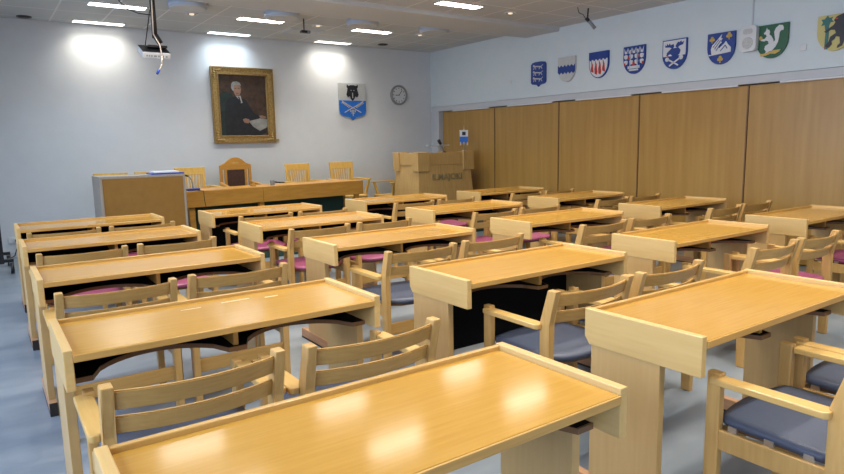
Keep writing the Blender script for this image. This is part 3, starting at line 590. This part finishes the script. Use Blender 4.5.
# trolley at the left edge, and outlet
t = thing('equipment_trolley', 'dark wheeled stand foot with castors at the left edge', 'trolley', (0.11, 8.45, 0))
MB().box(-0.02, 0.03, -0.02, 0.03, 0.12, 1.5, 0.004).build('post', 'plastic', t)
MB().box(-0.42, 0.12, -0.025, 0.025, 0.135, 0.17, 0.004).box(-0.42, 0.11, 0.595, 0.645, 0.135, 0.17, 0.004).box(-0.02, 0.03, 0, 0.62, 0.135, 0.17, 0.004).build('base_frame', 'plastic', t)
for (x, y) in ((0.10, 0.0), (0.09, 0.62), (-0.38, 0), (-0.38, 0.62)):
    MB().cyl((x - 0.018, y, 0.065), (x + 0.018, y, 0.065), 0.065, n=24).build('castor', 'plastic', t)
    MB().box(x - 0.024, x + 0.024, y - 0.02, y + 0.02, 0.10, 0.136).build('castor_fork', 'midgray', t)
t = thing('wall_outlet', 'white power outlet low on the front wall at far left with black plug', 'outlet', (0.30, YB, 0.23))
MB().box(-0.07, 0.07, -0.02, -0.001, -0.04, 0.04, 0.005).build('plate', 'white2', t)
MB().cyl((0.02, -0.02, 0), (0.02, -0.05, 0), 0.02).build('plug', 'plastic', t)
MB().tube([(0.02, -0.05, 0), (0.02, -0.06, -0.08), (-0.02, -0.1, -0.19), (-0.1, -0.15, -0.222), (-0.25, -0.25, -0.222)], 0.006).build('cord', 'plastic', t)

# ================================================================= DESKS
DW, DD, DH = 1.17, 0.476, 0.74
def make_desk(modesty, pale_strips=False):
    t = thing('double_desk', '', 'desk', (0, 0, 0), 0, 'light oak double desks in rows')
    T = 0.028
    MB().box(T, DW - T, -DD + 0.002, -0.018, 0.700, 0.725, 0.003).build('tabletop', 'top', t)
    MB().box(T, DW - T, -DD - 0.004, -DD + 0.002, 0.700, 0.724, 0.002).build('front_lip', 'lip', t)
    MB().box(T, DW - T, -0.018, 0, 0.690, 0.738, 0.003).build('back_rail', 'lip', t)
    for x in (0, DW - T):
        MB().prism([(-DD, 0.605), (-DD, 0.742), (0, 0.742), (0, 0.635), (-0.022, 0.605)], 'x', x, x + T, 0.003).build('end_panel', 'panelh', t)
    for x in (0.003, DW - 0.035):
        MB().box(x, x + 0.032, -0.325, -0.03, 0.04, 0.607, 0.002).build('leg_panel', 'panel', t)
        f = MB().box(x - 0.002, x + 0.034, -0.385, 0.09, 0.012, 0.072, 0.003).build('foot', 'footw', t)
        MB().box(x - 0.003, x + 0.035, -0.39, -0.375, 0.0, 0.071, 0.002).box(x - 0.003, x + 0.035, -0.36, 0.092, 0.0, 0.012, 0.002).build('foot_cap', 'cap', f)
    # scalloped shelf
    e = []
    n = 14; x0, x1 = T, DW - T; xm = DW / 2
    def sc_(a, b):
        out = []
        for k in range(n + 1):
            u = k / n; x = a + (b - a) * u
            d = 0.19 * (math.sin(PI * u)) ** 0.55
            out.append((x, -0.385 + d))
        return out
    e = [(x0, -0.385)] + sc_(x0 + 0.06, xm - 0.035) + sc_(xm + 0.035, x1 - 0.06) + [(x1, -0.385)]
    sh = MB().prism(e + [(x1, -0.03), (x0, -0.03)], 'z', 0.603, 0.618).build('shelf', 'black', t)
    mb = MB()
    for a, b in zip(e[:-1], e[1:]):
        mb.hexa([(a[0], a[1] - 0.006, 0.602), (b[0], b[1] - 0.006, 0.602), (b[0], b[1] + 0.001, 0.602), (a[0], a[1] + 0.001, 0.602)], [(a[0], a[1] - 0.006, 0.619), (b[0], b[1] - 0.006, 0.619), (b[0], b[1] + 0.001, 0.619), (a[0], a[1] + 0.001, 0.619)])
    mb.build('shelf_edge', 'shelfedge', sh)
    MB().box(xm - 0.010, xm + 0.010, -0.37, -0.03, 0.618, 0.700, 0.002).build('divider', 'lip', t)
    MB().box(T, DW - T, -0.034, -0.019, 0.600, 0.700).build('inner_back', 'black', t)
    if modesty: MB().box(0.035, DW - 0.035, -0.056, -0.04, 0.25, 0.60).build('modesty_panel', 'black', t, 'black modesty panel')
    return t
POS = {'L1': (0.141, 1.439), 'L2': (0.16, 2.694), 'L3': (0.181, 4.048), 'L4': (0.189, 5.394), 'L5': (0.21, 6.647),
       'M1': (1.83, 1.546), 'M2': (1.788, 2.677), 'M3': (1.802, 4.032), 'M4': (1.793, 5.306), 'M5': (1.799, 6.569),
       'R2': (3.478, 2.723), 'R3': (3.51, 4.007), 'R4': (3.486, 5.267), 'R5': (3.53, 6.63),
       'C2': (5.13, 2.683), 'C3': (5.239, 4.026), 'C4': (5.25, 5.323), 'C5': (5.201, 6.609)}
rowname = {'5': 'first row from the head table', '4': 'second row from the head table', '3': 'third row from the head table', '2': 'fourth row from the head table', '1': 'rear row nearest the viewer'}
colname = {'L': 'leftmost column', 'M': 'second column from left', 'R': 'third column from left', 'C': 'column beside the wood partition'}
plain = make_desk(False); modest = None
first = True
for k, (x, y) in POS.items():
    if k in ('M2', 'M5', 'R5', 'L5'):
        if modest is None: modest = make_desk(True); d = modest
        else: d = copy_tree(modest)
    else:
        if first: d = plain; first = False
        else: d = copy_tree(plain)
    d.location = (x, y, 0)
    d['label'] = 'light oak double desk, %s, %s' % (colname[k[0]], rowname[k[1]])
    if k == 'L2':
        for (a, b, c_, e_) in ((0.62, 0.74, -0.105, -0.095), (0.80, 0.86, -0.13, -0.12), (0.45, 0.53, -0.125, -0.118)):
            MB().box(a, b, c_, e_, 0.7250, 0.7256).build('pale_strip', 'palestrip', d, 'thin pale strip')  # thin strips, paler than the tabletop they lie on

# ================================================================= CHAIRS
def make_chair(seatm):
    t = thing('school_armchair', '', 'chair', (0, 0, 0), 0, 'light beech armchairs at the desks')
    W = 0.53
    prof = [(0.006, 0), (0.060, 0), (0.064, 0.575), (0.016, 0.734), (-0.034, 0.734), (0.010, 0.575)]
    for x in (0, W - 0.034):
        MB().prism(prof, 'x', x, x + 0.034, 0.005).build('back_post', 'beech', t)
        MB().box(x, x + 0.034, 0.392, 0.44, 0, 0.586, 0.005).build('front_leg', 'beech', t)
    for s, x in ((-1, 0), (1, W)):
        a, b = (x - 0.032, x + 0.028) if s < 0 else (x - 0.028, x + 0.032)
        # armrest: notched around the posts
        o = a if s < 0 else b; i = b if s < 0 else a
        q = 0.0 if s < 0 else W
        pts = [(o + s * -0.012, 0.050), (o, 0.062), (o + s * -0.004, 0.415), (q - s * -0.002, 0.42), (q, 0.391), (i, 0.390), (i, 0.068), (q, 0.064), (q, 0.050)]
        MB().prism(pts, 'z', 0.552, 0.575, 0.004).build('armrest', 'arm', t)
        x0 = 0.006 if s < 0 else W - 0.028
        MB().box(x0, x0 + 0.022, 0.058, 0.394, 0.315, 0.385, 0.003).build('side_rail', 'beech', t)
    # curved back slats
    def slat(z0, z1, yc0):
        n = 12; v = []; th = 0.017
        mb = MB()
        for k in range(n + 1):
            u = k / n; x = 0.028 + (W - 0.056) * u; bow = -0.048 * (1 - (2 * u - 1) ** 2)
            for zz in (z0, z1):
                lean = -0.052 * max(0, (zz - 0.575)) / 0.167
                v += [(x, yc0 + bow + lean - th / 2, zz), (x, yc0 + bow + lean + th / 2, zz)]
        f = []
        for k in range(n):
            a, b = 4 * k, 4 * k + 4
            f += [(a, a + 2, b + 2, b), (a + 1, b + 1, b + 3, a + 3), (a + 2, a + 3, b + 3, b + 2), (a, b, b + 1, a + 1)]
        f += [(0, 1, 3, 2), (4 * n, 4 * n + 2, 4 * n + 3, 4 * n + 1)]
        _, fs = mb._new(v, f)
        es = [e for e in mb.bm.edges if abs(e.verts[0].co.z - e.verts[1].co.z) < 1e-4 and abs(e.verts[0].co.x - e.verts[1].co.x) > 0.01]
        bmesh.ops.bevel(mb.bm, geom=es, offset=0.004, segments=2, affect='EDGES')
        return mb.build('back_slat', 'beechh', t)
    slat(0.655, 0.716, 0.035); slat(0.576, 0.633, 0.035)
    MB().box(0.030, W - 0.030, 0.022, 0.042, 0.20, 0.27, 0.003).build('rear_stretcher', 'beechh', t)
    MB().box(0.030, W - 0.030, 0.388, 0.410, 0.31, 0.38, 0.003).build('front_rail', 'beechh', t)
    # seat: dished cushion with rounded corners
    mb = MB(); nx, ny = 14, 14; x0, x1, y0, y1 = 0.026, W - 0.026, -0.012, 0.435; v = []
    for lay in (0, 1):
        for j in range(ny + 1):
            for i in range(nx + 1):
                u = 2 * i / nx - 1; q = 2 * j / ny - 1
                r = 0.30
                hw = 1.0
                if q > 1 - r: hw = 1 - 0.07 * (1 - math.sqrt(max(0, 1 - ((q - 1 + r) / r) ** 2)))
                if q < -1 + r: hw = 1 - 0.10 * (1 - math.sqrt(max(0, 1 - ((-q - 1 + r) / r) ** 2)))
                x = (x0 + x1) / 2 + u * hw * (x1 - x0) / 2
                fwd = 0.03 * (u * u) if q > 0 else 0
                y = y0 + (y1 - y0) * j / ny - fwd * max(0, q)
                edge = max(abs(u), abs(q))
                z = 0.402 if lay == 0 else 0.424 + 0.006 * (1 - edge ** 14) - 0.006 * (1 - u * u) * (1 - q * q)
                if q < 0: y -= q * 0.075 * u ** 4
                z -= 0.012 * (1 - j / ny)
                v.append((x, y, z))
    N = (nx + 1) * (ny + 1); f = []
    for j in range(ny):
        for i in range(nx):
            a = j * (nx + 1) + i; f.append((a, a + nx + 1, a + nx + 2, a + 1)); f.append((N + a, N + a + 1, N + a + nx + 2, N + a + nx + 1))
    bd = [i for i in range(nx + 1)] + [j * (nx + 1) + nx for j in range(1, ny + 1)] + [ny * (nx + 1) + i for i in range(nx - 1, -1, -1)] + [j * (nx + 1) for j in range(ny - 1, 0, -1)]
    for a, b in zip(bd, bd[1:] + bd[:1]): f.append((a, b, b + N, a + N))
    _, fs = mb._new(v, f)
    for q in fs: q.smooth = True
    se = mb.build('seat', seatm, t)
    MB().prism([(0.06, 0.06), (0.12, 0.015), (W / 2, 0.0), (W - 0.12, 0.015), (W - 0.06, 0.06), (W - 0.06, 0.39), (0.06, 0.39)], 'z', 0.374, 0.391, 0.002).build('seat_board', 'shelfedge', se)
    for y in (0.10, 0.22, 0.34):
        for x in (0.022, W - 0.034): MB().box(x, x + 0.012, y, y + 0.03, 0.385, 0.404).build('seat_clip', 'metal', se)
    return t
CP = {'L2': ((0.070, -0.833), (0.666, -0.855)), 'L3': ((0.065, -0.806), (0.661, -0.782)), 'L4': ((0.075, -0.809), (0.670, -0.799)), 'L5': ((0.075, -0.80), (0.67, -0.80)),
      'M1': ((0.160, -0.845), (0.762, -0.845)), 'M2': ((0.194, -0.818), (0.797, -0.819)), 'M3': ((0.174, -0.840), (0.787, -0.821)), 'M4': ((0.165, -0.721), (0.771, -0.728)), 'M5': ((0.17, -0.80), (0.77, -0.80)),
      'R2': ((0.176, -0.86), (0.772, -0.855)), 'R3': ((0.242, -0.79), (0.838, -0.792)), 'R4': ((0.24, -0.80), (0.836, -0.80)), 'R5': ((0.2, -0.80), (0.8, -0.80)),
      'C2': ((0.26, -0.82), None), 'C3': ((0.255, -0.819), (0.851, -0.808)), 'C4': ((0.26, -0.81), (0.858, -0.80)), 'C5': ((0.26, -0.80), (0.86, -0.80))}
BLUE = {('L2', 0), ('L2', 1), ('M1', 0), ('M1', 1), ('M2', 0), ('M2', 1), ('M3', 0)}
proto = {}
sc_row = {'5': 'first row', '4': 'second row', '3': 'third row', '2': 'fourth row', '1': 'rear row'}
sc_col = {'L': 'leftmost column', 'M': 'second column', 'R': 'third column', 'C': 'column beside the partition'}
for k, cs in CP.items():
    for i, p in enumerate(cs):
        if p is None: continue
        m = 'blue' if (k, i) in BLUE else 'pink'
        if m not in proto: proto[m] = make_chair(m); c = proto[m]
        else: c = copy_tree(proto[m])
        x, y = POS[k]
        c.location = (x + p[0] - 0.022, y + p[1] - 0.012, 0)
        c['label'] = 'beech armchair with %s seat, %s at the %s desk of %s' % ('blue' if m == 'blue' else 'magenta', 'left' if i == 0 else 'right', sc_row[k[1]], sc_col[k[0]])
bpy.context.view_layer.update()
